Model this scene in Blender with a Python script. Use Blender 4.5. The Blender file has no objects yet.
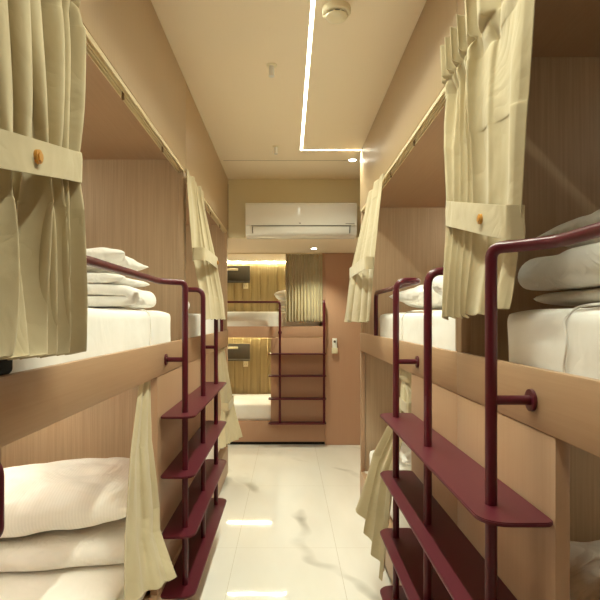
import bpy, bmesh, math, random
from mathutils import Vector, Matrix, noise

C = bpy.context.scene.collection
PI = math.pi
H = 1.383            # eye height
CEIL = 2.60

# ------------------------------------------------------------------ materials
def new_mat(name):
    m = bpy.data.materials.new(name); m.use_nodes = True
    nt = m.node_tree
    return m, nt, nt.nodes['Principled BSDF'], nt.nodes.new

def lin(c):
    return tuple(((x/255)/12.92 if x/255 <= .04045 else ((x/255+.055)/1.055)**2.4) for x in c) + (1,)

def mat_plain(name, c, rough=.5, spec=.5, metal=0, bump=0, bscale=200):
    m, nt, p, N = new_mat(name)
    p.inputs['Base Color'].default_value = lin(c)
    p.inputs['Roughness'].default_value = rough
    p.inputs['Specular IOR Level'].default_value = spec
    p.inputs['Metallic'].default_value = metal
    if bump:
        t = N('ShaderNodeTexCoord'); n = N('ShaderNodeTexNoise'); b = N('ShaderNodeBump')
        n.inputs['Scale'].default_value = bscale; n.inputs['Detail'].default_value = 4
        b.inputs['Strength'].default_value = bump; b.inputs['Distance'].default_value = .002
        nt.links.new(t.outputs['Object'], n.inputs['Vector'])
        nt.links.new(n.outputs['Fac'], b.inputs['Height'])
        nt.links.new(b.outputs['Normal'], p.inputs['Normal'])
    return m

def mat_wood(name, c1, c2, scale=(60, 60, 1.2), rough=.42, axis=None, contrast=.25):
    """laminate with fine straight grain"""
    m, nt, p, N = new_mat(name)
    t = N('ShaderNodeTexCoord'); mp = N('ShaderNodeMapping')
    mp.inputs['Scale'].default_value = scale
    n = N('ShaderNodeTexNoise'); n.inputs['Scale'].default_value = 2.2
    n.inputs['Detail'].default_value = 5; n.inputs['Roughness'].default_value = .6
    n2 = N('ShaderNodeTexNoise'); n2.inputs['Scale'].default_value = .35
    r = N('ShaderNodeValToRGB')
    r.color_ramp.elements[0].position = .5-contrast; r.color_ramp.elements[1].position = .5+contrast
    r.color_ramp.elements[0].color = lin(c1); r.color_ramp.elements[1].color = lin(c2)
    nt.links.new(t.outputs['Object'], mp.inputs['Vector'])
    nt.links.new(mp.outputs['Vector'], n.inputs['Vector'])
    nt.links.new(n.outputs['Fac'], r.inputs['Fac'])
    nt.links.new(r.outputs['Color'], p.inputs['Base Color'])
    b = N('ShaderNodeBump'); b.inputs['Strength'].default_value = .06; b.inputs['Distance'].default_value = .001
    nt.links.new(n.outputs['Fac'], b.inputs['Height']); nt.links.new(b.outputs['Normal'], p.inputs['Normal'])
    p.inputs['Roughness'].default_value = rough
    return m

def mat_fabric(name, c1, c2, rough=.9, weave=900, bump=.15, stripe=0, crease=0, cscale=7):
    m, nt, p, N = new_mat(name)
    t = N('ShaderNodeTexCoord')
    n = N('ShaderNodeTexNoise'); n.inputs['Scale'].default_value = 7; n.inputs['Detail'].default_value = 6
    n2 = N('ShaderNodeTexNoise'); n2.inputs['Scale'].default_value = weave; n2.inputs['Detail'].default_value = 2
    r = N('ShaderNodeValToRGB')
    r.color_ramp.elements[0].position = .3; r.color_ramp.elements[1].position = .7
    r.color_ramp.elements[0].color = lin(c1); r.color_ramp.elements[1].color = lin(c2)
    nt.links.new(t.outputs['Object'], n.inputs['Vector']); nt.links.new(t.outputs['Object'], n2.inputs['Vector'])
    nt.links.new(n.outputs['Fac'], r.inputs['Fac'])
    nt.links.new(r.outputs['Color'], p.inputs['Base Color'])
    b = N('ShaderNodeBump'); b.inputs['Strength'].default_value = bump; b.inputs['Distance'].default_value = .001
    nt.links.new(n2.outputs['Fac'], b.inputs['Height'])
    nt.links.new(b.outputs['Normal'], p.inputs['Normal'])
    if crease:      # soft crumples in the cloth
        n5 = N('ShaderNodeTexNoise'); n5.inputs['Scale'].default_value = cscale; n5.inputs['Detail'].default_value = 3
        n5.inputs['Distortion'].default_value = .8
        s5 = N('ShaderNodeMath'); s5.operation = 'SUBTRACT'; s5.inputs[1].default_value = .5
        a5 = N('ShaderNodeMath'); a5.operation = 'ABSOLUTE'
        b5 = N('ShaderNodeBump'); b5.inputs['Strength'].default_value = crease; b5.inputs['Distance'].default_value = .045
        nt.links.new(t.outputs['Object'], n5.inputs['Vector']); nt.links.new(n5.outputs['Fac'], s5.inputs[0])
        nt.links.new(s5.outputs[0], a5.inputs[0]); nt.links.new(a5.outputs[0], b5.inputs['Height'])
        nt.links.new(b.outputs['Normal'], b5.inputs['Normal']); nt.links.new(b5.outputs['Normal'], p.inputs['Normal'])
    if stripe:
        w = N('ShaderNodeTexWave'); w.inputs['Scale'].default_value = stripe
        w.bands_direction = 'X'
        mx = N('ShaderNodeMixRGB'); mx.blend_type = 'MULTIPLY'; mx.inputs['Fac'].default_value = .05
        nt.links.new(t.outputs['Object'], w.inputs['Vector'])
        nt.links.new(r.outputs['Color'], mx.inputs['Color1']); nt.links.new(w.outputs['Color'], mx.inputs['Color2'])
        nt.links.new(mx.outputs['Color'], p.inputs['Base Color'])
    p.inputs['Roughness'].default_value = rough
    p.inputs['Specular IOR Level'].default_value = .2
    p.inputs['Sheen Weight'].default_value = .15
    return m

def mat_emit(name, c, s):
    m = bpy.data.materials.new(name); m.use_nodes = True
    nt = m.node_tree; nt.nodes.clear()
    e = nt.nodes.new('ShaderNodeEmission'); o = nt.nodes.new('ShaderNodeOutputMaterial')
    e.inputs['Color'].default_value = (*c, 1); e.inputs['Strength'].default_value = s
    nt.links.new(e.outputs[0], o.inputs['Surface'])
    return m

def mat_marble():
    m, nt, p, N = new_mat('marble_floor')
    L = nt.links.new
    t = N('ShaderNodeTexCoord'); mp = N('ShaderNodeMapping')
    mp.inputs['Rotation'].default_value = (0, 0, .42); mp.inputs['Scale'].default_value = (1.5, .45, 1)
    L(t.outputs['Object'], mp.inputs['Vector'])
    nz = N('ShaderNodeTexNoise'); nz.inputs['Scale'].default_value = 1.7; nz.inputs['Detail'].default_value = 5
    nz.inputs['Roughness'].default_value = .5; nz.inputs['Distortion'].default_value = .25
    L(mp.outputs['Vector'], nz.inputs['Vector'])
    wv = N('ShaderNodeTexWave'); wv.bands_direction = 'X'
    wv.inputs['Scale'].default_value = .42; wv.inputs['Distortion'].default_value = 7.5
    wv.inputs['Detail'].default_value = 4; wv.inputs['Detail Scale'].default_value = .9; wv.inputs['Detail Roughness'].default_value = .55
    mp3 = N('ShaderNodeMapping'); mp3.inputs['Rotation'].default_value = (0, 0, -.45); mp3.inputs['Location'].default_value = (.3, .2, 0)
    L(t.outputs['Object'], mp3.inputs['Vector']); L(mp3.outputs['Vector'], wv.inputs['Vector'])
    r = N('ShaderNodeValToRGB')
    r.color_ramp.elements[0].position = .972; r.color_ramp.elements[0].color = (0, 0, 0, 1)
    r.color_ramp.elements[1].position = 1.0; r.color_ramp.elements[1].color = (1, 1, 1, 1)
    L(wv.outputs['Fac'], r.inputs['Fac'])
    n3 = N('ShaderNodeTexNoise'); n3.inputs['Scale'].default_value = 2.1; n3.inputs['Detail'].default_value = 3
    L(t.outputs['Object'], n3.inputs['Vector'])
    r3 = N('ShaderNodeValToRGB'); r3.color_ramp.elements[0].position = .45; r3.color_ramp.elements[1].position = .75
    L(n3.outputs['Fac'], r3.inputs['Fac'])
    mu = N('ShaderNodeMath'); mu.operation = 'MULTIPLY'
    L(r.outputs['Color'], mu.inputs[0]); L(r3.outputs['Color'], mu.inputs[1])
    n4 = N('ShaderNodeTexNoise'); n4.inputs['Scale'].default_value = 1.3; n4.inputs['Detail'].default_value = 5
    L(mp.outputs['Vector'], n4.inputs['Vector'])
    r4 = N('ShaderNodeValToRGB')
    r4.color_ramp.elements[0].position = .35; r4.color_ramp.elements[0].color = lin((234, 229, 219))
    r4.color_ramp.elements[1].position = .6; r4.color_ramp.elements[1].color = lin((244, 240, 232))
    L(n4.outputs['Fac'], r4.inputs['Fac'])
    mx = N('ShaderNodeMixRGB'); mx.inputs['Color2'].default_value = lin((176, 170, 158))
    L(mu.outputs[0], mx.inputs['Fac']); L(r4.outputs['Color'], mx.inputs['Color1'])
    # tile joints
    br = N('ShaderNodeTexBrick'); br.offset = 0
    br.inputs['Scale'].default_value = 1; br.inputs['Mortar Size'].default_value = .0012
    br.inputs['Brick Width'].default_value = .6; br.inputs['Row Height'].default_value = 1.2
    br.inputs['Color1'].default_value = br.inputs['Color2'].default_value = (0, 0, 0, 1)
    br.inputs['Mortar'].default_value = (1, 1, 1, 1)
    mp2 = N('ShaderNodeMapping'); mp2.inputs['Location'].default_value = (.31, .35, 0)
    L(t.outputs['Object'], mp2.inputs['Vector']); L(mp2.outputs['Vector'], br.inputs['Vector'])
    mx2 = N('ShaderNodeMixRGB'); mx2.inputs['Color2'].default_value = lin((205, 195, 178))
    L(br.outputs['Color'], mx2.inputs['Fac']); L(mx.outputs['Color'], mx2.inputs['Color1'])
    L(mx2.outputs['Color'], p.inputs['Base Color'])
    p.inputs['Roughness'].default_value = .035
    return m

M = {}
M['laminate'] = mat_wood('laminate', (184, 158, 124), (190, 166, 132))
M['laminate_long'] = mat_wood('laminate_long', (168, 134, 103), (177, 144, 113), scale=(60, 1.2, 60))
M['panel'] = mat_wood('panel', (168, 133, 104), (174, 141, 112))
M['endwall'] = mat_wood('endwall', (166, 139, 110), (184, 157, 127), contrast=.2)
M['oak'] = mat_wood('oak_slats', (150, 130, 88), (178, 158, 112), scale=(14, 14, .5), contrast=.18)
M['edge'] = mat_wood('edge', (214, 180, 138), (224, 192, 150))
M['steel'] = mat_plain('maroon_steel', (84, 14, 31), .32, .5)
M['steelstep'] = mat_plain('maroon_step', (82, 13, 29), .42, .45, bump=.05, bscale=500)
M['curtain'] = mat_fabric('linen_curtain', (184, 169, 136), (194, 180, 148), weave=700, crease=.30, cscale=5)
M['sheet'] = mat_fabric('white_sheet', (238, 236, 230), (246, 244, 240), weave=500, bump=.08, crease=.16, cscale=5)
M['duvet'] = mat_fabric('white_duvet', (236, 234, 228), (245, 243, 239), weave=120, bump=.12, crease=.65, cscale=8)
M['stripe'] = mat_fabric('white_stripe', (238, 236, 230), (246, 244, 240), weave=300, bump=.1, stripe=28, crease=.35, cscale=6)
M['ceiling'] = mat_plain('ceiling_paint', (244, 230, 205), .55, .35)
M['bulkhead'] = mat_plain('bulkhead_paint', (232, 220, 184), .7, .3)
M['soffit'] = mat_plain('soffit_paint', (238, 224, 200), .6, .3)
M['salmon'] = mat_wood('salmon_wall', (184, 143, 116), (188, 148, 121), rough=.5)
M['wallpaint'] = mat_plain('wall_paint', (205, 180, 150), .7, .3)
M['white'] = mat_plain('white_plastic', (240, 238, 230), .05, .5)
M['cream'] = mat_plain('cream_plastic', (232, 222, 190), .4, .5)
M['alu'] = mat_plain('cream_aluminium', (228, 212, 176), .35, .5, .1)
M['dark'] = mat_plain('dark_grey', (92, 86, 76), .45, .5)
M['black'] = mat_plain('black_cloth', (14, 13, 15), .8, .3)
M['chrome'] = mat_plain('polished_white', (240, 236, 226), .12, .8, .75)
M['slot'] = mat_plain('dark_slot', (30, 26, 20), .7, .3)
M['groove'] = mat_plain('groove', (120, 92, 62), .7, .3)
M['button'] = mat_plain('button_wood', (190, 135, 55), .4, .5)
M['greybtn'] = mat_plain('grey_button', (120, 112, 100), .5, .4)
WARM = (.97, 1, .74)
M['led'] = mat_emit('led_strip', (.98, 1, .82), 14)
M['led_far'] = mat_emit('led_far', (1, .97, .70), 130)
M['led_bunk'] = mat_emit('led_bunk', (.96, 1, .84), 42)
M['led_up'] = mat_emit('led_up', (.96, 1, .80), 23)
M['led_low'] = mat_emit('led_low', (.97, 1, .80), 6)
M['led_dim'] = mat_emit('led_dim', (.95, 1, .80), 12)
M['lamp'] = mat_emit('downlight_lens', (1, .97, .78), 30)

# ------------------------------------------------------------------ helpers
def link(o, parent=None):
    C.objects.link(o)
    if parent is not None:
        o.parent = parent
    return o

def rootpos(o):
    p = Vector((0, 0, 0))
    while o is not None:
        p += o.location; o = o.parent
    return p

def obj(name, bm, mat, parent=None, smooth=True, base=None, angle=40):
    """link bm (world coordinates) as one mesh object"""
    bmesh.ops.recalc_face_normals(bm, faces=bm.faces)
    me = bpy.data.meshes.new(name)
    off = rootpos(parent) if parent is not None else Vector(base) if base is not None else Vector((0, 0, 0))
    if off.length:
        bmesh.ops.translate(bm, verts=bm.verts, vec=-off)
    bm.to_mesh(me); bm.free()
    me.materials.append(mat)
    o = bpy.data.objects.new(name, me)
    link(o, parent)
    if parent is None and base is not None:
        o.location = base
    if smooth:
        me.shade_smooth()
        me.set_sharp_from_angle(angle=math.radians(angle))
    return o

def thing(name, label, cat, loc, group=None):
    o = bpy.data.objects.new(name, None); link(o)
    o.empty_display_size = .1
    o.location = loc
    return tag(o, label, cat, group)

def tag(o, label, cat, group=None):
    o['label'] = label; o['category'] = cat
    if group: o['group'] = group
    return o

def struct(name, bm, mat, **k):
    o = obj(name, bm, mat, None, **k); o['kind'] = 'structure'
    return o

def BM(): return bmesh.new()

def box(bm, x0, x1, y0, y1, z0, z1, bevel=0, seg=2):
    if x0 > x1: x0, x1 = x1, x0
    if y0 > y1: y0, y1 = y1, y0
    r = bmesh.ops.create_cube(bm, size=1)
    vs = r['verts']
    bmesh.ops.scale(bm, verts=vs, vec=(x1-x0, y1-y0, z1-z0))
    bmesh.ops.translate(bm, verts=vs, vec=((x0+x1)/2, (y0+y1)/2, (z0+z1)/2))
    if bevel:
        es = {e for v in vs for e in v.link_edges}
        bmesh.ops.bevel(bm, geom=list(es), offset=bevel, segments=seg, profile=.5, affect='EDGES')
    return bm

def bx(*a, **k): return box(BM(), *a, **k)

def cyl(bm, c, r, h, axis='Z', seg=24, r2=None):
    res = bmesh.ops.create_cone(bm, cap_ends=True, segments=seg, radius1=r, radius2=r if r2 is None else r2, depth=h)
    vs = res['verts']
    if axis == 'X': bmesh.ops.rotate(bm, verts=vs, matrix=Matrix.Rotation(PI/2, 3, 'Y'))
    if axis == 'Y': bmesh.ops.rotate(bm, verts=vs, matrix=Matrix.Rotation(-PI/2, 3, 'X'))
    bmesh.ops.translate(bm, verts=vs, vec=c)
    return bm

def fillet(pts, r, n=7):
    pts = [Vector(p) for p in pts]
    out = [pts[0]]
    for i in range(1, len(pts)-1):
        a, b, c = pts[i-1], pts[i], pts[i+1]
        d1 = (a-b); d2 = (c-b)
        rr = min(r, d1.length*.49, d2.length*.49)
        p1 = b + d1.normalized()*rr; p2 = b + d2.normalized()*rr
        for k in range(n+1):
            t = k/n
            out.append(p1*(1-t)**2 + b*2*t*(1-t) + p2*t*t)
    out.append(pts[-1])
    return out

def tube(bm, pts, r, seg=14):
    pts = [Vector(p) for p in pts]
    rings = []
    t0 = (pts[1]-pts[0]).normalized()
    up = Vector((0, 0, 1)) if abs(t0.z) < .9 else Vector((0, 1, 0))
    nrm = (up - t0*up.dot(t0)).normalized()
    for i, p in enumerate(pts):
        if i == 0: t = t0
        elif i == len(pts)-1: t = (pts[i]-pts[i-1]).normalized()
        else: t = ((pts[i+1]-pts[i]).normalized() + (pts[i]-pts[i-1]).normalized()).normalized()
        nrm = (nrm - t*nrm.dot(t)).normalized()
        bn = t.cross(nrm)
        rings.append([bm.verts.new(p + (nrm*math.cos(2*PI*k/seg) + bn*math.sin(2*PI*k/seg))*r) for k in range(seg)])
    for a, b in zip(rings, rings[1:]):
        for k in range(seg):
            bm.faces.new((a[k], a[(k+1) % seg], b[(k+1) % seg], b[k]))
    bm.faces.new(rings[0][::-1]); bm.faces.new(rings[-1])
    return bm

def prism(bm, outline, z0, z1, bevel=0):
    vs = [bm.verts.new((x, y, z0)) for x, y in outline]
    f = bm.faces.new(vs)
    r = bmesh.ops.extrude_face_region(bm, geom=[f])
    nv = [g for g in r['geom'] if isinstance(g, bmesh.types.BMVert)]
    bmesh.ops.translate(bm, verts=nv, vec=(0, 0, z1-z0))
    return bm

def solid(o, t, offset=0):
    m = o.modifiers.new('thickness', 'SOLIDIFY'); m.thickness = t; m.offset = offset
    return o

def subsurf(o, n=1):
    m = o.modifiers.new('smooth', 'SUBSURF'); m.levels = n; m.render_levels = n
    return o

def smooth(t): return t*t*(3-2*t)
def lerp(a, b, t): return a + (b-a)*t

# ------------------------------------------------------------------ shell
struct('floor', bx(-2.2, 2.2, -1.2, 7.1, -.1, 0), M['floor'] if 'floor' in M else mat_marble(), smooth=False)
XC = .53
struct('ceiling', bx(-1.6, 1.7, -1.2, 4.90, CEIL, CEIL+.1), M['ceiling'], smooth=False)
struct('trim_1', bx(-.50, .50, 4.17, 4.173, CEIL-.0012, CEIL+.01), M['groove'], smooth=False)      # ceiling joint
struct('trim_2', bx(-.089, -.086, -.9, 4.17, CEIL-.0012, CEIL+.01), M['ceiling'], smooth=False)
struct('wall_left', bx(-1.58, -1.48, -1.2, 4.78, 0, CEIL), M['wallpaint'], smooth=False)
struct('wall_right', bx(1.48, 1.58, -1.2, 3.985, 0, CEIL), M['wallpaint'], smooth=False)
struct('wall_behind', bx(-1.6, 1.7, -1.3, -1.2, 0, CEIL), M['wallpaint'], smooth=False)
struct('wall_passage', bx(1.70, 1.80, -1.2, 5.98, 0, CEIL), M['wallpaint'], smooth=False)
struct('wall_left_near', bx(-1.48, -.525, -1.2, .66, 0, CEIL), M['panel'], smooth=False)
struct('wall_right_near', bx(.53, 1.48, -1.2, -.40, 0, CEIL), M['panel'], smooth=False)
# dropped ceiling over the cross passage: front face (bulkhead) + underside
SOF = 2.09
struct('wall_bulkhead', bx(-.524, 1.70, 4.735, 4.80, SOF, CEIL), M['bulkhead'], smooth=False)
struct('ceiling_passage', bx(-2.1, 1.70, 4.80, 6.95, SOF, SOF+.08), M['soffit'], smooth=False)
struct('wall_far', bx(.405, 1.70, 5.88, 5.98, 0, SOF), M['salmon'], smooth=False)
struct('wall_far_left', bx(-2.2, -2.1, 4.78, 6.95, 0, SOF+.08), M['wallpaint'], smooth=False)

# ------------------------------------------------------------------ bunk units along the aisle
def bunk(side, xf, y0, y1, ly0, ly1, ff, label, seams=()):
    s = side
    xb = 1.46
    r = thing('bunk_bed', label, 'bunk bed', (s*xf, (y0+y1)/2, 0), 'built-in bunk units along the aisle')
    X = lambda a: s*a
    P = .03
    obj('upper_board', bx(X(xf), X(xf+.018), y0, y1, 1.145, 1.275, bevel=.0025), M['laminate_long'], r)
    obj('upper_platform', bx(X(xf+.018), X(xb), y0+P, y1-P, 1.16, 1.195), M['laminate_long'], r, smooth=False)
    obj('base_board', bx(X(xf), X(xf+.03), y0, y1, .03, .262, bevel=.002), M['laminate_long'], r)
    obj('kick_plate', bx(X(xf+.03), X(xf+.05), y0, y1, 0, .03), M['slot'], r, smooth=False)
    obj('lower_platform', bx(X(xf+.03), X(xb), y0+P, y1-P, .20, .245), M['laminate_long'], r, smooth=False)
    for k, (a, b) in enumerate(((y0, y0+P), (y1-P, y1))):
        bm = BM()
        box(bm, X(xf+.036), X(xb), a, b, .262, 1.144)
        box(bm, X(xf+.036), X(xb), a, b, 1.144, 2.19)
        box(bm, X(xf+.006), X(xf+.036), a, b, 1.276, ff, bevel=.0015)
        obj('end_panel', bm, M['endwall'], r)
    obj('back_panel', bx(X(xb), X(xb+.018), y0, y1, .0, 2.19), M['endwall'], r, smooth=False)
    obj('fascia', bx(X(xf), X(xf+.04), y0+.001, y1-.001, ff, CEIL-.001, bevel=.002), M['laminate'], r)
    obj('compartment_ceiling', bx(X(xf+.04), X(xb), y0, y1, 2.19, 2.22), M['laminate_long'], r, smooth=False)
    # closed front panels beside the lower opening
    if ly0 - y0 > .05:
        obj('front_panel', bx(X(xf+.002), X(xf+.032), y0+.0012, ly0, .263, 1.144, bevel=.002), M['panel'], r)
    if y1 - ly1 > .02:
        obj('front_panel', bx(X(xf+.002), X(xf+.032), ly1, y1-.0012, .263, 1.144, bevel=.002), M['panel'], r)
    return r

bunk(-1, .525, .70, 2.78, .74, 2.18, 2.14, 'near left wood laminate bunk unit with folded bedding on both levels')
bunk(-1, .525, 2.78, 4.73, 3.45, 4.69, 2.14, 'far left wood laminate bunk unit ending beside the air conditioner')
bunk(1, .53, -.36, 1.70, -.32, 1.075, 2.17, 'near right wood laminate bunk unit holding beige shaded bedding')
bunk(1, .53, 1.70, 3.975, 2.33, 3.935, 2.17, 'far right wood laminate bunk unit ending short of the back wall')

# ------------------------------------------------------------------ curtain tracks
def track(side, xf, y0, y1, zb, label):
    s = side
    t = thing('curtain_track', label, 'curtain track', (s*(xf+.02), (y0+y1)/2, zb), 'curtain tracks under the fascias')
    bm = BM()
    a0 = xf+.002
    box(bm, s*a0, s*(a0+.036), y0, y1, zb-.004, zb-.0012)
    for da in (0, .012, .021, .033):
        box(bm, s*(a0+da), s*(a0+da+.003), y0, y1, zb-.016, zb-.004)
    obj('rail', bm, M['alu'], t, smooth=False)
    for k in range(3):
        yy = lerp(y0, y1, (.28, .52, .8)[k])
        g = BM(); cyl(g, (s*(a0+.018), yy, zb-.018), .004, .02, seg=10); cyl(g, (s*(a0+.018), yy, zb-.031), .007, .006, axis='X', seg=10)
        obj('glider', g, M['groove'], t)
    return t
track(-1, .525, .74, 2.745, 2.14, 'cream curtain track along the near left bunk top')
track(-1, .525, 2.815, 4.69, 2.14, 'cream curtain track along the far left bunk top')
track(1, .53, -.32, 1.665, 2.17, 'cream curtain track above the near right bunk bed')
track(1, .53, 1.735, 3.94, 2.17, 'cream curtain track above the far right upper bed')

# ------------------------------------------------------------------ ladders
R = .0130
def step_outline(s, aw, af, y0, y1, ra=.055, rw=.022, n=7):
    def arc(cx, cy, r, a0, a1):
        return [(s*(cx+r*math.cos(lerp(a0, a1, k/n))), cy+r*math.sin(lerp(a0, a1, k/n))) for k in range(n+1)]
    return (arc(aw-rw, y0+rw, rw, 0, -PI/2) + arc(af+ra, y0+ra, ra, -PI/2, -PI) +
            arc(af+ra, y1-ra, ra, PI, PI/2) + arc(aw-rw, y1-rw, rw, PI/2, 0))

STEPS = (.98, .735, .49, .245)
TOPZ = 1.535
def flange(bm, s, aw, y, z, a_end):
    tube(bm, [(s*a_end, y, z), (s*(aw-.001), y, z)], .0105, 12)
    cyl(bm, (s*(aw-.004), y, z), .024, .007, axis='X', seg=20)

def ladder(side, xf, sy0, sy1, posts, near_end, far_end, label, bracket_posts=(0, 2)):
    s = side; ap = .44; aw = xf - .001; ar = xf+.006
    r = thing('bunk_ladder', label, 'ladder', (s*ap, posts[1], 0), 'maroon steel step ladders along the aisle')
    st = []
    for z in STEPS:
        bm = prism(BM(), step_outline(s, aw, .383, sy0, sy1), z-.009, z)
        bmesh.ops.bevel(bm, geom=[e for e in bm.edges if abs(e.verts[0].co.z-e.verts[1].co.z) < 1e-6], offset=.002, segments=2, affect='EDGES')
        obj('step', bm, M['steelstep'], r)
    for k, y in enumerate(posts):
        bm = BM()
        zb = STEPS[-1]-.012
        if k == 0:
            tube(bm, fillet([(s*ap, y, zb), (s*ap, y, TOPZ), (s*(ap+.045), y-.03, TOPZ), (s*ar, y-.10, TOPZ), (s*ar, y-.16, TOPZ)], .045), R)
        elif k == 1:
            tube(bm, fillet([(s*ap, y, zb), (s*ap, y, TOPZ-.005), (s*(xf+.004), y, TOPZ-.005)], .05), R)
        else:
            tube(bm, fillet([(s*ap, y, zb), (s*ap, y, TOPZ), (s*ar, y, TOPZ), (s*ar, y+.10, TOPZ)], .05), R)
        p = obj('post', bm, M['steel'], r)
        if k in bracket_posts:
            b = BM(); flange(b, s, xf, y, 1.205, ap+R*.6)
            obj('wall_bracket', b, M['steel'], p)
    bm = tube(BM(), fillet([(s*ar, posts[0]-.16, TOPZ), (s*ar, near_end, TOPZ), (s*ar, near_end, 1.276)], .05), R)
    obj('guard_rail', bm, M['steel'], r)
    bm = tube(BM(), fillet([(s*ar, posts[2]+.10, TOPZ), (s*ar, far_end, TOPZ), (s*ar, far_end, 1.276)], .05), R)
    obj('guard_rail', bm, M['steel'], r)
    return r
ladder(-1, .525, 2.20, 3.42, (2.31, 2.80, 3.30), .77, 4.32, 'maroon steel ladder on the left of the aisle with four long steps')
ladder(1, .53, 1.06, 2.30, (1.17, 1.70, 2.20), .10, 3.29, 'maroon steel ladder on the right of the aisle, its steps nearest the viewer')

# maroon loop under the board at the far left edge of the photo
bm = tube(BM(), fillet([(-.526, .84, 1.165), (-.449, .84, 1.165), (-.449, .84, 1.045), (-.475, .84, 1.03), (-.545, .84, 1.09), (-.545, .84, 1.144)], .03), .007, 12)
tag(obj('grab_handle', bm, M['steel'], base=(-.526, .84, 1.165)), 'maroon metal grab loop under the near left upper bunk board', 'handle')

# ------------------------------------------------------------------ far bunk
YF = 5.88
fb = thing('bunk_bed', 'lit two-level bunk facing the aisle at its far end', 'bunk bed', (-.6, YF, 0))
obj('upper_board', bx(-2.09, .40, YF, YF+.035, 1.17, 1.292, bevel=.002), M['salmon'], fb)
obj('upper_platform', bx(-2.09, .38, YF+.035, 6.80, 1.19, 1.22), M['soffit'], fb, smooth=False)
obj('base_board', bx(-2.09, .40, YF, YF+.03, .035, .262, bevel=.002), M['salmon'], fb)
obj('kick_plate', bx(-2.09, .40, YF+.03, YF+.05, 0, .035), M['slot'], fb, smooth=False)
obj('lower_platform', bx(-2.09, .38, YF+.03, 6.80, .2, .245), M['laminate_long'], fb, smooth=False)
obj('front_panel', bx(-.187, .395, YF+.002, YF+.03, .264, 1.168, bevel=.002), M['salmon'], fb)
obj('end_panel', bx(.382, .403, YF+.036, 6.80, 0, SOF), M['oak'], fb, smooth=False)
obj('end_post', bx(.372, .403, YF+.001, YF+.035, 1.293, SOF-.001, bevel=.002), M['salmon'], fb)
bm = BM()
box(bm, -2.09, .403, 6.80, 6.83, 0, SOF)
for k in range(22):
    x = -1.95 + k*.107
    box(bm, x, x+.09, 6.788, 6.80, .245, 1.189, bevel=.003, seg=1)
    box(bm, x, x+.09, 6.788, 6.80, 1.221, SOF-.001, bevel=.003, seg=1)
obj('back_panel', bm, M['oak'], fb)

r = thing('bunk_ladder', 'slim maroon ladder on the far bunk facing the viewer', 'ladder', (.15, YF-.06, 0))
for z in (1.003, .765, .520, .258):
    bm = prism(BM(), [(-.21, YF-.002), (-.21, YF-.10), (-.18, YF-.13), (.38, YF-.13), (.41, YF-.10), (.41, YF-.002)], z-.011, z)
    obj('step', bm, M['steelstep'], r)
bm = tube(BM(), fillet([(-.087, YF-.085, .25), (-.087, YF-.085, 1.555), (-.60, YF-.085, 1.555), (-1.5, YF-.085, 1.555), (-1.5, YF+.015, 1.555), (-1.5, YF+.015, 1.293)], .03), .0125)
po = obj('post', bm, M['steel'], r)
b = BM(); tube(b, [(-.087, YF-.08, 1.225), (-.087, YF-.001, 1.225)], .009, 10); cyl(b, (-.087, YF-.004, 1.225), .021, .007, axis='Y')
obj('wall_bracket', b, M['steel'], po)
bm = tube(BM(), fillet([(.387, YF-.085, .25), (.387, YF-.085, 1.565), (.387, YF-.001, 1.565)], .03), .0125)
po = obj('post', bm, M['steel'], r)
b = BM(); tube(b, [(.387, YF-.08, 1.325), (.387, YF-.001, 1.325)], .009, 10); cyl(b, (.387, YF-.004, 1.325), .021, .007, axis='Y')
obj('wall_bracket', b, M['steel'], po)

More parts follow.
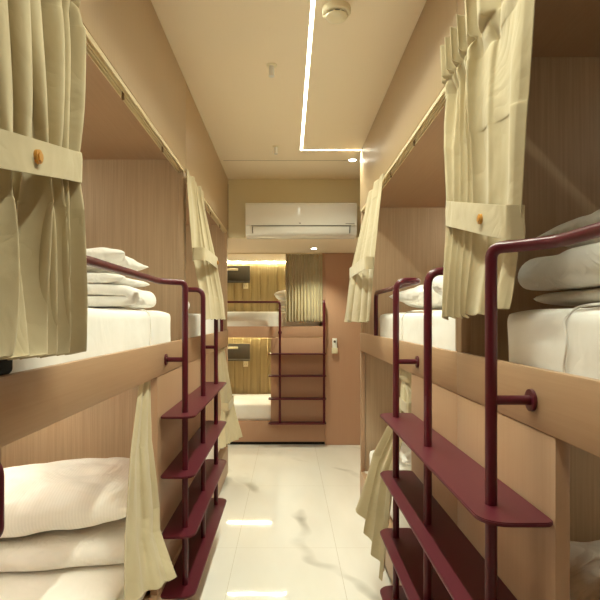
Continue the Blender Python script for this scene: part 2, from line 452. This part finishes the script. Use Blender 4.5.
# ------------------------------------------------------------------ curtains
def curtain(side, rows, n, p, label, seed, nu=220, nv=120, header=True, band=None, button=True, skew=0, wig=.5, parts_cat='curtain'):
    """rows: (t, (y, z, a) at u=0, (y, z, a) at u=1, amplitude)  -- a is the distance from the aisle's middle"""
    s = side
    rnd = random.Random(seed)
    ph = [rnd.uniform(0, 6.28) for _ in range(8)]
    def row(t):
        for i in range(len(rows)-1):
            if t <= rows[i+1][0] or i == len(rows)-2:
                A, B = rows[i], rows[i+1]
                k = smooth(min(1, max(0, (t-A[0])/(B[0]-A[0]))))
                e0 = [lerp(a, b, k) for a, b in zip(A[1], B[1])]
                e1 = [lerp(a, b, k) for a, b in zip(A[2], B[2])]
                return e0, e1, lerp(A[3], B[3], k)
    def fold(u, t):
        q = u**p
        q += skew*(1-u)*(t-.5)*u*2
        v = math.sin(2*PI*n*q + ph[0] + .8*math.sin(3*t+ph[1]))
        v += .45*math.sin(2*PI*n*.53*q + ph[2] + 1.7*t)
        v += wig*noise.noise((u*6, t*2.2, seed*3.1)) * 1.6
        v += .25*noise.noise((u*14+3*t, t*5, seed*7.7))
        v *= .6
        if header and t < .14:
            pin = 1.2 - 2.6*abs(math.cos(PI*n*1.0*q + .3))**.45
            k = smooth(max(0, min(1, (.14-t)/.07)))
            v = lerp(v, -pin, k)
            v *= lerp(1, .25, max(0, 1-abs(t-.09)/.02))
        return v
    def pos(u, t):
        e0, e1, amp = row(t)
        y = lerp(e0[0], e1[0], u); z = lerp(e0[1], e1[1], u); a = lerp(e0[2], e1[2], u)
        f = fold(u, t)
        # folds overlap sideways
        w = (e1[0]-e0[0])/max(n, 1)
        y += .22*w*math.sin(2*PI*n*(u**p)*1.0 + ph[3])*min(1, amp/.02)*math.sin(PI*min(1, max(0, u)))
        edge = min(1, u/.04, (1-u)/.04)
        a2 = a - amp*f*(.5+.5*edge)
        z += .006*f*(t > .9)*(t-.9)*10
        return Vector((s*a2, y, z))
    bm = BM()
    g = [[bm.verts.new(pos(i/nu, j/nv)) for i in range(nu+1)] for j in range(nv+1)]
    for j in range(nv):
        for i in range(nu):
            bm.faces.new((g[j][i], g[j][i+1], g[j+1][i+1], g[j+1][i]))
    e0, e1, _ = row(0)
    root = thing('curtain', label, 'curtain', (s*(e0[2]+e1[2])/2, (e0[0]+e1[0])/2, e0[1]), 'beige bunk curtains')
    c = obj('curtain_cloth', bm, M['curtain'], root, angle=80)
    solid(c, .002)
    if band:
        tb, hb, tilt, ub = band
        # cross-section envelope at the band
        xs = [pos(i/nu, tb) for i in range(nu+1)]
        ymin, ymax = min(v.y for v in xs), max(v.y for v in xs)
        amin, amax = min(abs(v.x) for v in xs), max(abs(v.x) for v in xs)
        zc = sum(v.z for v in xs)/len(xs)
        cy, ca = (ymin+ymax)/2, (amin+amax)/2
        ry, ra = (ymax-ymin)/2+.002, (amax-amin)/2+.005
        bm = BM(); K = 96; rows_ = []
        for jj in (-.5, -.49, -.46, -.3, -.1, .1, .3, .46, .49, .5):
            dz = jj*hb
            ring = []
            for k in range(K):
                th = 2*PI*k/K
                cx_, sy_ = math.cos(th), math.sin(th)
                e = .30
                yy = cy + ry*math.copysign(abs(cx_)**e, cx_); aa = ca + ra*math.copysign(abs(sy_)**e, sy_)
                if k < 3: aa -= .0
                zz = zc + dz + tilt*(yy-cy) + .003*noise.noise((th*.8, jj*1.2, seed))
                bulge = .003*noise.noise((th*2.5, jj*2, seed*2.0))
                ring.append(bm.verts.new((s*(aa + (bulge if sy_ > 0 else -bulge)), yy, zz)))
            rows_.append(ring)
        for a_, b_ in zip(rows_, rows_[1:]):
            for k in range(K):
                bm.faces.new((a_[k], a_[(k+1) % K], b_[(k+1) % K], b_[k]))
        tb_o = obj('tieback', bm, M['curtain'], root, angle=80); solid(tb_o, .003)
        if button:
            yb = lerp(ymin, ymax, ub); zb_ = zc + tilt*(yb-cy)
            ab = ca - ra - .005
            b = BM(); cyl(b, (s*ab, yb, zb_), .0125, .006, axis='X', seg=20); cyl(b, (s*(ab-.004), yb, zb_), .008, .003, axis='X', seg=16)
            obj('button', b, M['button'], tb_o)
            # overlapping tab of the tieback
            t_ = BM(); box(t_, s*(ca-ra-.0055), s*(ca-ra-.002), yb-.012, yb+.11, zb_-hb*.47, zb_+hb*.47, bevel=.0015)
    return root

# near left, large
curtain(-1, [(0, (.62, 2.195, .488), (1.225, 2.185, .488), .024),
             (.08, (.62, 2.10, .488), (1.225, 2.085, .488), .022),
             (.15, (.64, 2.02, .480), (1.215, 2.02, .484), .036),
             (.55, (.74, 1.63, .468), (1.175, 1.705, .472), .018),
             (.64, (.73, 1.56, .465), (1.175, 1.62, .470), .026),
             (1, (.66, 1.325, .455), (1.200, 1.305, .466), .034)],
        8, 2.1, 'large beige curtain gathered by a buttoned tieback, nearest on the left', 3,
        band=(.55, .062, .19, .47), skew=.22, wig=1.3)
# near right, large
curtain(1, [(0, (1.07, 2.215, .490), (1.66, 2.195, .490), .025),
            (.08, (1.07, 2.11, .492), (1.66, 2.10, .490), .022),
            (.14, (1.08, 2.05, .500), (1.66, 2.05, .490), .020),
            (.40, (1.13, 1.84, .510), (1.65, 1.89, .482), .015),
            (.62, (1.185, 1.585, .516), (1.645, 1.71, .482), .010),
            (.72, (1.210, 1.50, .516), (1.645, 1.61, .478), .012),
            (1, (1.235, 1.40, .512), (1.652, 1.380, .476), .015)],
        7, 2.2, 'large beige curtain with a buttoned tieback, nearest on the right', 8,
        band=(.62, .075, .24, .30), skew=.05, wig=1.5)
# far right
curtain(1, [(0, (2.86, 2.150, .505), (3.42, 2.150, .500), .012),
            (.10, (2.88, 2.06, .500), (3.46, 2.06, .490), .014),
            (.60, (3.00, 1.69, .478), (3.78, 1.69, .440), .016),
            (1, (3.14, 1.36, .480), (3.86, 1.355, .400), .022)],
        4.3, 1.2, 'beige tied curtain hanging on the right beside the air conditioner', 14,
        band=(.60, .07, 0, .25), button=False, nu=140, nv=80, header=False, wig=1.2)
# far left
curtain(-1, [(0, (2.68, 2.122, .503), (3.18, 2.122, .500), .012),
             (.10, (2.68, 2.04, .500), (3.18, 2.04, .492), .014),
             (.55, (2.75, 1.72, .488), (3.27, 1.70, .428), .014),
             (.78, (2.86, 1.52, .468), (3.36, 1.50, .400), .010),
             (1, (2.88, 1.375, .455), (3.40, 1.375, .392), .012)],
        4.5, 1.2, 'beige tied curtain hanging behind the left ladder posts', 21,
        band=(.55, .065, 0, .85), nu=140, nv=80, header=False, wig=1.2)
# lower curtains
curtain(-1, [(0, (2.00, 1.143, .553), (2.150, 1.143, .553), .010),
             (.35, (1.86, .90, .548), (2.15, .90, .545), .012),
             (.70, (1.755, .68, .528), (2.14, .64, .512), .012),
             (.80, (1.73, .62, .520), (2.08, .57, .495), .014),
             (1, (1.66, .50, .500), (1.985, .43, .412), .012)],
        2.2, 1.4, 'beige curtain flaring out of the near left lower bunk onto its mattress edge', 31, nu=140, nv=90, skew=.3, header=False, wig=.9)
curtain(-1, [(0, (4.25, 1.143, .556), (4.62, 1.143, .556), .016),
             (.60, (4.14, .70, .500), (4.55, .70, .460), .016),
             (1, (3.85, .445, .490), (4.44, .41, .375), .028)],
        4, 1.0, 'beige tied curtain flaring from the far left lower bunk by the far bunk', 37, nu=120, nv=80,
        band=(.60, .06, 0, .8), button=False)
curtain(1, [(0, (2.41, 1.143, .565), (2.68, 1.143, .565), .016),
            (.20, (2.41, .98, .555), (2.58, .98, .545), .016),
            (.55, (2.41, .68, .470), (2.72, .70, .440), .024),
            (1, (2.42, .20, .430), (2.76, .42, .355), .030)],
        3.4, 1.0, 'beige tied curtain flaring out below the right ladder steps', 43, nu=120, nv=90,
        band=(.20, .05, 0, .5), button=False)

# far bunk curtain: straight pleats facing the viewer
bm = BM(); nu, nv = 260, 40
g = []
for j in range(nv+1):
    t = j/nv; rowv = []
    for i in range(nu+1):
        u = i/nu
        f = math.sin(2*PI*12*u + 1.2*noise.noise((u*5, t*1.5, 2.2))) + .5*noise.noise((u*18, t*2, 5))
        amp = lerp(.014, .024, smooth(t))
        rowv.append(bm.verts.new((lerp(-.030, .366, u) + .006*math.sin(2*PI*12*u+1.5), 5.855 - amp*f, lerp(2.075, 1.343, t) + .003*f*(t > .95))))
    g.append(rowv)
for j in range(nv):
    for i in range(nu):
        bm.faces.new((g[j][i], g[j][i+1], g[j+1][i+1], g[j+1][i]))
root = thing('curtain', 'straight pleated beige curtain covering half the far upper bunk', 'curtain', (.17, 5.855, 2.075), 'beige bunk curtains')
solid(obj('curtain_cloth', bm, M['curtain'], root, angle=80), .002)
t = thing('curtain_track', 'short curtain track above the far bunk curtain', 'curtain track', (-.3, 5.855, SOF), 'curtain tracks under the fascias')
obj('rail', bx(-1.2, .371, 5.845, 5.865, SOF-.012, SOF-.0005), M['alu'], t, smooth=False)

# ------------------------------------------------------------------ bedding
def mattress(x0, x1, y0, y1, z0, z1, label, seed, creases=()):
    if x0 > x1: x0, x1 = x1, x0
    bm = BM()
    box(bm, x0, x1, y0, y1, z0, z1)
    long_ = [e for e in bm.edges]
    bmesh.ops.subdivide_edges(bm, edges=long_, cuts=18, use_grid_fill=True)
    cx, cy, cz = (x0+x1)/2, (y0+y1)/2, (z0+z1)/2
    hx, hy, hz = (x1-x0)/2, (y1-y0)/2, (z1-z0)/2
    r = .035
    for v in bm.verts:
        d = Vector((v.co.x-cx, v.co.y-cy, v.co.z-cz))
        q = Vector((max(-(hx-r), min(hx-r, d.x)), max(-(hy-r), min(hy-r, d.y)), max(-(hz-r), min(hz-r, d.z))))
        e = d-q
        if e.length > 1e-6:
            k = e.normalized()*r
            d = q + k
        w = -.002 + .006*noise.noise((d.x*4+seed, d.y*4, d.z*7)) + .003*noise.noise((d.x*13, d.y*11+seed, d.z*19))
        nrm = e.normalized() if e.length > 1e-6 else Vector((0, 0, 1))
        if d.z < -hz+.01: w = 0
        w = min(w, .0025)
        d += nrm*w
        v.co = Vector((cx, cy, cz)) + d
    o = obj('mattress', bm, M['sheet'], None, base=(cx, cy, z0), angle=180)
    subsurf(o, 1)
    # tucked sheet hem running over the mattress
    for yc in creases:
        b = BM()
        xf = x1 if x1 < 0 else x0
        sg = 1 if x1 < 0 else -1
        pts = []
        for k in range(13):
            zz = lerp(z0+.004, z1-.03, k/12)
            pts.append((xf+sg*.004, yc+.006*math.sin(k*.9+seed), zz))
        pts += [(xf-sg*.012, yc, z1-.006), (xf-sg*.05, yc, z1+.003), (xf-sg*.5, yc+.01, z1+.003)]
        tube(b, fillet(pts, .02, 3), .0028, 8)
        obj('sheet_hem', b, M['sheet'], o)
    return tag(o, label, 'mattress', 'white mattresses')

mattress(-.553, -1.44, .78, 2.63, 1.1975, 1.418, 'white sheeted mattress on the near left upper bunk', 1, creases=(2.16,))
mattress(-.553, -1.44, 2.84, 4.66, 1.1975, 1.415, 'white sheeted mattress on the far left upper bunk', 2)
mattress(.558, 1.44, -.30, 1.43, 1.1975, 1.408, 'white sheeted mattress on the near right upper bunk', 3, creases=(1.08,))
mattress(.558, 1.44, 1.76, 3.36, 1.1975, 1.415, 'white sheeted mattress on the far right upper bunk', 4, creases=(2.62,))
mattress(-.572, -1.44, .78, 2.70, .2475, .445, 'white sheeted mattress on the near left lower bunk', 5)
mattress(-.572, -1.44, 2.84, 4.66, .2475, .445, 'white sheeted mattress on the far left lower bunk', 6)
mattress(.572, 1.44, -.30, 1.64, .2475, .445, 'white sheeted mattress on the near right lower bunk', 7)
mattress(.572, 1.44, 1.76, 3.90, .2475, .445, 'white sheeted mattress on the far right lower bunk', 8)
mattress(-2.05, .36, 5.93, 6.77, 1.2225, 1.455, 'white sheeted mattress on the far bunk upper level', 9)
mattress(-2.05, .36, 5.93, 6.77, .2475, .440, 'white sheeted mattress on the far bunk lower level', 10)

def pillow(c, l, w, h, rot, label, seed, mat='duvet', tilt=(0, 0), pinch=.10):
    """l along local x, w along local y"""
    n = 30
    bm = BM()
    mt = Matrix.Translation(c) @ Matrix.Rotation(rot, 4, 'Z') @ Matrix.Rotation(tilt[0], 4, 'X') @ Matrix.Rotation(tilt[1], 4, 'Y')
    def P(u, v, sgn):
        x = u*(1-pinch*(1-abs(v)**2.0)**1*abs(u)**3*.9)*l/2
        y = v*(1-pinch*(1-abs(u)**2.0)**1*abs(v)**3*.9)*w/2
        e = max(0, (1-abs(u)**2.6))*max(0, (1-abs(v)**2.6))
        z = sgn*h/2*(e**.42)
        if sgn < 0: z = max(z, -h*.42)
        wr = .013*noise.noise((x*9+seed, y*9, sgn*2)) + .009*noise.noise((x*22, y*22+seed, sgn)) - .012*max(0, .35-abs(noise.noise((x*7+2*y, y*11+seed*2, 3.3+sgn))))/.35
        z += wr*(e**.3)
        x += .008*noise.noise((x*8, y*8, seed+sgn)); y += .008*noise.noise((x*8, y*8+9, seed+sgn))
        return mt @ Vector((x, y, z))
    top = [[None]*(n+1) for _ in range(n+1)]; bot = [[None]*(n+1) for _ in range(n+1)]
    for i in range(n+1):
        for j in range(n+1):
            u, v = math.sin((i/n*2-1)*PI/2), math.sin((j/n*2-1)*PI/2)
            top[i][j] = bm.verts.new(P(u, v, 1))
            edge = i in (0, n) or j in (0, n)
            bot[i][j] = top[i][j] if edge else bm.verts.new(P(u, v, -1))
    for i in range(n):
        for j in range(n):
            bm.faces.new((top[i][j], top[i+1][j], top[i+1][j+1], top[i][j+1]))
            bm.faces.new((bot[i][j], bot[i][j+1], bot[i+1][j+1], bot[i+1][j]))
    o = obj('pillow', bm, M[mat], None, base=(c[0], c[1], c[2]-h*.42), angle=180)
    subsurf(o, 1)
    return tag(o, label, 'pillow', 'white pillows')

def duvet(c, l, w, th, layers, rot, label, seed, axis_len=None):
    """folded quilt: a thick band folded to and fro (l = fold length along local x), w = along local y; c = centre of its base"""
    rad = th*.5
    path = []
    for k in range(layers):
        z = th*.5 + k*th
        xs = [(-l/2 + rad + (l-2*rad)*i/14) for i in range(15)]
        if k % 2: xs = xs[::-1]
        path += [(x, z) for x in xs]
        if k < layers-1:
            cx = xs[-1]; sg = 1 if k % 2 == 0 else -1
            for q in range(1, 6):
                a = -PI/2 + PI*q/6
                path.append((cx + sg*rad*math.cos(a)*1.0, z + rad + rad*math.sin(a)))
    N_ = 26
    bm = BM()
    mt = Matrix.Translation(c) @ Matrix.Rotation(rot, 4, 'Z')
    def sect(yk):
        y = lerp(-w/2, w/2, yk)
        endf = min(1, (min(yk, 1-yk)*w/(th*.45)))
        prof = math.sqrt(max(0, 1-(1-endf)**2))*.9+.1
        L, Rr = [], []
        for i, (x, z) in enumerate(path):
            a = path[max(0, i-1)]; b = path[min(len(path)-1, i+1)]
            t = Vector((b[0]-a[0], b[1]-a[1])).normalized(); nn = Vector((-t.y, t.x))
            tip = min(1, i/1.5, (len(path)-1-i)/1.5)*.6+.4
            hh = th*.485*prof*tip
            j1 = .013*noise.noise((x*6+seed, y*6, z*14)) ; j2 = .020*noise.noise((y*6, x*3, z*9+seed))
            base = Vector((x + j2*1.6, z + (j1 if z > th*.6 else 0)))
            yy = y + .010*noise.noise((x*7, z*20, seed+(5 if yk > .5 else 0)))*(1-endf*.7)
            for lst, sg in ((L, 1), (Rr, -1)):
                q = base + nn*hh*sg
                q.y = max(.001, q.y)
                lst.append(bm.verts.new(mt @ Vector((q.x, yy, q.y))))
        return L, Rr
    S = []
    for k in range(N_+1):
        t = k/N_
        S.append(sect(.5-.5*math.cos(PI*t)))
    for (L0, R0), (L1, R1) in zip(S, S[1:]):
        for i in range(len(path)-1):
            bm.faces.new((L0[i], L0[i+1], L1[i+1], L1[i])); bm.faces.new((R0[i], R1[i], R1[i+1], R0[i+1]))
        bm.faces.new((L0[0], L1[0], R1[0], R0[0])); bm.faces.new((L0[-1], R0[-1], R1[-1], L1[-1]))
    for L, Rr in (S[0], S[-1]):
        for i in range(len(path)-1):
            bm.faces.new((L[i], Rr[i], Rr[i+1], L[i+1]))
    o = obj('folded_quilt', bm, M['duvet'], None, base=c, angle=180)
    subsurf(o, 1)
    return tag(o, label, 'quilt', 'folded white quilts')

# near left upper
duvet((-.96, 2.24, 1.426), .70, .46, .042, 3, .05, 'folded white quilt on the near left upper mattress', 11)
pillow((-.985, 2.24, 1.612), .72, .44, .10, .05, 'white pillow with raised corner on the near left upper quilt', 12, tilt=(-.03, -.03))
# near left lower
duvet((-1.0, 2.24, .453), .56, .76, .044, 2, -PI/2+.22, 'folded white quilt under the striped pillow, near left lower bunk', 13)
pillow((-.99, 2.25, .653), .78, .60, .19, .20, 'plump striped white pillow on the near left lower bunk', 14, mat='stripe', tilt=(.03, -.06), pinch=.05)
# near right upper
duvet((1.01, 1.31, 1.414), .68, .42, .045, 3, -.03, 'thick folded quilt in shade on the near right upper mattress', 15)
pillow((1.03, 1.31, 1.628), .66, .44, .115, -.02, 'shaded white pillow on top of the near right upper quilt', 16, tilt=(.0, -.05))
# far right upper
pillow((.93, 2.95, 1.496), .62, .52, .14, .1, 'white pillow with pointed corner on the far right upper mattress', 17, tilt=(0, .04))
duvet((.98, 2.18, 1.421), .66, .46, .055, 3, .02, 'folded white quilt behind the large right curtain', 18)
# far left upper: mostly behind curtain
duvet((-1.0, 3.40, 1.421), .66, .46, .045, 3, .02, 'folded white quilt showing behind the far left curtain hem', 19)
# far right lower
pillow((.98, 3.45, .523), .60, .46, .13, .0, 'white pillow on the far right lower bunk behind the curtain', 20)
# near right lower
duvet((1.02, 1.38, .453), .46, .70, .052, 2, -PI/2, 'folded white quilt low in the near right lower bunk', 22)
pillow((1.02, 1.39, .672), .68, .46, .20, .0, 'white pillow at the lower right corner in the near right lower bunk', 23)
# far bunk
duvet((.10, 6.34, 1.462), .44, .62, .060, 2, .0, 'folded white quilt on the far upper bunk behind its curtain', 24)
pillow((.07, 6.34, 1.650), .46, .62, .12, .0, 'white pillow peeking out left of the far bunk curtain', 25)
pillow((.10, 6.40, .516), .50, .60, .14, .0, 'white pillow on the far lower bunk beside the ladder panel', 26)

# black pouch on the board edge, far left
bm = bx(-.5425, -.5265, .86, 1.04, 1.2765, 1.385, bevel=.010, seg=3)
o = tag(obj('pouch', bm, M['black'], base=(-.55, .97, 1.2765)), 'black pouch under the near left curtain hem', 'bag')

# ------------------------------------------------------------------ wall-mounted reading panels of the far bunk
def reading_panel(z0, label):
    t = thing('reading_light', label, 'wall light', (-.60, 6.788, z0), 'reading light panels on the far bunk wall')
    obj('panel', bx(-.90, -.478, 6.765, 6.7875, z0, z0+.215, bevel=.004), M['dark'], t)
    obj('light_bar', bx(-.86, -.625, 6.745, 6.765, z0+.150, z0+.178, bevel=.006), M['cream'], t)
    obj('ledge', bx(-.90, -.478, 6.70, 6.765, z0+.012, z0+.024, bevel=.003), M['dark'], t)
    s = obj('socket', bx(-.56, -.50, 6.772, 6.7875, z0-.075, z0-.004, bevel=.003), M['cream'], t)
    for dx in (-.012, .012):
        obj('socket_hole', cyl(BM(), (-.53+dx, 6.7715, z0-.04), .004, .002, axis='Y', seg=10), M['slot'], s)
    return t
reading_panel(1.825, 'dark reading light panel in the far upper bunk')
reading_panel(.845, 'dark reading light panel in the far lower bunk')

# ------------------------------------------------------------------ air conditioner
ac = thing('air_conditioner', 'white split air conditioner on the bulkhead above the passage', 'air conditioner', (.115, 4.734, 2.07))
x0, x1 = -.357, .578
prof = [(4.734, 2.358), (4.56, 2.358), (4.535, 2.350), (4.522, 2.33), (4.516, 2.20), (4.520, 2.165), (4.530, 2.12), (4.553, 2.085), (4.60, 2.070), (4.734, 2.075)]
bm = BM()
ra = [bm.verts.new((x0, y, z)) for y, z in prof]; rb = [bm.verts.new((x1, y, z)) for y, z in prof]
for k in range(len(prof)):
    q = (k+1) % len(prof)
    bm.faces.new((ra[k], ra[q], rb[q], rb[k]))
bm.faces.new(ra); bm.faces.new(rb[::-1])
obj('housing', bm, M['white'], ac, angle=35)
obj('front_cover', bx(x0+.002, x1-.002, 4.509, 4.517, 2.158, 2.335, bevel=.003), M['white'], ac)
fl = BM(); box(fl, x0+.065, x1-.065, 0, .006, -.030, .030, bevel=.002)
bmesh.ops.rotate(fl, verts=fl.verts, cent=(0, 0, 0), matrix=Matrix.Rotation(math.radians(14), 3, 'X'))
bmesh.ops.translate(fl, verts=fl.verts, vec=(0, 4.516, 2.118))
obj('air_flap', fl, M['white'], ac)
gp = BM(); box(gp, x0+.058, x0+.063, 4.514, 4.55, 2.095, 2.148); box(gp, x1-.063, x1-.058, 4.514, 4.55, 2.095, 2.148); box(gp, x0+.05, x1-.05, 4.513, 4.53, 2.1525, 2.1565)
obj('air_slot', gp, M['greybtn'], ac, smooth=False)
obj('wall_mount', bx(x0+.1, x1-.1, 4.7345, 4.7348, 2.10, 2.33), M['greybtn'], ac, smooth=False)
obj('badge', bx(.092, .108, 4.5075, 4.510, 2.172, 2.178), M['greybtn'], ac, smooth=False)
obj('display_mark', bx(.48, .555, 4.5075, 4.510, 2.170, 2.174), M['greybtn'], ac, smooth=False)

# remote control in a wall holder
rc = thing('remote_control', 'white remote control in a holder on the salmon back wall', 'remote control', (.506, YF, 1.17))
obj('wall_mount', bx(.476, .538, 5.846, 5.8795, .998, 1.06, bevel=.004), M['cream'], rc)
b_ = obj('body', bx(.480, .532, 5.852, 5.874, 1.01, 1.163, bevel=.006), M['white'], rc)
obj('dial', cyl(BM(), (.506, 5.851, 1.128), .013, .004, axis='Y'), M['dark'], b_)

# ------------------------------------------------------------------ ceiling fittings
# smoke detector
sd = thing('smoke_detector', 'round white smoke detector on the ceiling beside the light strip', 'smoke detector', (.190, 2.12, CEIL))
def lathe(bm, c, prof, seg=40):
    rings = []
    for r_, z_ in prof:
        rings.append([bm.verts.new((c[0]+r_*math.cos(2*PI*k/seg), c[1]+r_*math.sin(2*PI*k/seg), c[2]+z_)) for k in range(seg)])
    for a, b in zip(rings, rings[1:]):
        for k in range(seg):
            bm.faces.new((a[k], a[(k+1) % seg], b[(k+1) % seg], b[k]))
    bm.faces.new(rings[0]); bm.faces.new(rings[-1][::-1])
    return bm
obj('base', lathe(BM(), (.19, 2.12, CEIL), [(.055, 0), (.056, -.004), (.056, -.022), (.052, -.026)]), M['cream'], sd)
obj('sensing_slot', lathe(BM(), (.19, 2.12, CEIL), [(.038, -.024), (.038, -.034)]), M['slot'], sd)
obj('cap', lathe(BM(), (.19, 2.12, CEIL), [(.043, -.032), (.043, -.036), (.036, -.044), (.02, -.048)]), M['cream'], sd)
rb_ = BM()
for k in range(10):
    a = 2*PI*k/10
    q = BM()
    box(rb_, .19+.041*math.cos(a)-.003, .19+.041*math.cos(a)+.003, 2.12+.041*math.sin(a)-.003, 2.12+.041*math.sin(a)+.003, CEIL-.034, CEIL-.024)
obj('cap_ribs', rb_, M['cream'], sd, smooth=False)

def sprinkler(x, y, label):
    t = thing('sprinkler', label, 'sprinkler', (x, y, CEIL), 'white ceiling sprinklers')
    obj('escutcheon', lathe(BM(), (x, y, CEIL), [(.026, 0), (.026, -.003), (.018, -.006)], 28), M['cream'], t)
    obj('head', lathe(BM(), (x, y, CEIL), [(.012, -.005), (.013, -.03), (.012, -.047), (.014, -.049), (.014, -.054)], 20), M['white'], t)
    return t
sprinkler(-.079, 2.60, 'small white sprinkler on the ceiling, the nearer of two')
sprinkler(-.086, 3.83, 'small white sprinkler on the ceiling near the air conditioner')

def downlight(x, y, z, label, power):
    t = thing('downlight', label, 'ceiling light', (x, y, z), 'recessed downlights')
    obj('trim_ring', lathe(BM(), (x, y, z), [(.036, 0), (.036, -.0015), (.030, -.002)], 28), M['white'], t)
    obj('lens', lathe(BM(), (x, y, z), [(.027, -.001), (.027, -.0028)], 28), M['lamp'], t)
    l = bpy.data.lights.new('downlight_lamp', 'SPOT'); l.energy = power; l.color = WARM; l.spot_size = math.radians(110); l.spot_blend = .7; l.shadow_soft_size = .03
    o = bpy.data.objects.new('lamp', l); link(o, t); o.location = (0, 0, -.02)
    return t
downlight(.264, 5.49, SOF, 'small bright downlight in the passage ceiling before the curtain', 30)
downlight(-1.0, 5.40, SOF, 'added passage downlight, unseen behind the far left bunk', 26)  # extra lamp added in the passage, out of view behind the left bunk
downlight(.495, 4.16, CEIL, 'tiny ceiling downlight past the end of the light strip', 1)

# LED line in the ceiling: long run and a short cross run
bm = BM()
box(bm, .089, .104, .55, 3.92, CEIL-.0006, CEIL+.004)
box(bm, .104, .529, 3.903, 3.92, CEIL-.0006, CEIL+.004)
led = tag(obj('light_strip', bm, M['led'], smooth=False, base=(.096, 2, CEIL)), 'bright L-shaped light line set in the ceiling', 'light strip')

def area(name, parent, loc, sx, sy, watts, spread):
    l = bpy.data.lights.new(name, 'AREA'); l.shape = 'RECTANGLE'; l.size = sx; l.size_y = sy
    l.energy = watts; l.color = (.96, 1, .80); l.spread = math.radians(spread)
    o = bpy.data.objects.new(name, l); link(o, parent); o.location = Vector(loc) - rootpos(parent)
area('lamp', led, (.0965, 2.235, CEIL-.0015), .015, 3.37, 27, 125)
area('lamp', led, (.316, 3.911, CEIL-.0015), .42, .015, 3.0, 125)

def strip(x0, x1, y0, y1, z0, z1, mat, label):
    o = obj('light_strip', bx(x0, x1, y0, y1, z0, z1), M[mat], smooth=False, base=((x0+x1)/2, (y0+y1)/2, z0))
    return tag(o, label, 'light strip', 'light strips inside the bunks')
strip(-2.05, .37, 6.779, 6.787, SOF-.007, SOF-.001, 'led_far', 'warm light strip along the far upper bunk wall top')
strip(-2.05, .37, 6.779, 6.787, 1.183, 1.189, 'led_far', 'warm light strip along the far lower bunk wall top')
strip(-1.44, -1.42, .9, 2.6, 1.140, 1.158, 'led_bunk', 'warm light strip inside the near left lower bunk')
strip(-1.44, -1.42, 3.0, 4.5, 1.140, 1.158, 'led_bunk', 'warm light strip inside the far left lower bunk')
strip(1.42, 1.44, 0, 1.5, 1.140, 1.158, 'led_dim', 'warm light strip inside the near right lower bunk')
strip(1.42, 1.44, 1.9, 3.8, 1.140, 1.158, 'led_dim', 'warm light strip inside the far right lower bunk')

strip(-1.45, -1.43, .9, 2.6, 2.168, 2.186, 'led_up', 'warm light strip inside the near left upper bunk')
strip(-1.45, -1.43, 3.0, 4.5, 2.168, 2.186, 'led_up', 'warm light strip inside the far left upper bunk')
strip(1.43, 1.45, 0, 1.5, 2.168, 2.186, 'led_low', 'warm light strip inside the near right upper bunk')
strip(1.43, 1.45, 1.9, 3.8, 2.168, 2.186, 'led_up', 'warm light strip inside the far right upper bunk')

# ------------------------------------------------------------------ world + camera
w = bpy.data.worlds.new('World'); bpy.context.scene.world = w; w.use_nodes = True
w.node_tree.nodes['Background'].inputs['Color'].default_value = (1, .8, .55, 1)
w.node_tree.nodes['Background'].inputs['Strength'].default_value = .02

cam = bpy.data.cameras.new('camera'); co = bpy.data.objects.new('camera', cam); link(co)
co.location = (0, 0, H); co.rotation_euler = (PI/2, 0, 0)
cam.sensor_fit = 'HORIZONTAL'; cam.sensor_width = 36; cam.lens = 36*540/600
cam.shift_x = 12/600; cam.shift_y = 18/600
cam.clip_start = .02
sc = bpy.context.scene
sc.camera = co
sc.view_settings.view_transform = 'Standard'; sc.view_settings.look = 'None'
sc.view_settings.gamma = 1; sc.view_settings.use_curve_mapping = False
sc.view_settings.exposure = .41
sc.cycles.use_denoising = True
sc.cycles.max_bounces = 14; sc.cycles.diffuse_bounces = 10
sc.cycles.sample_clamp_indirect = 8
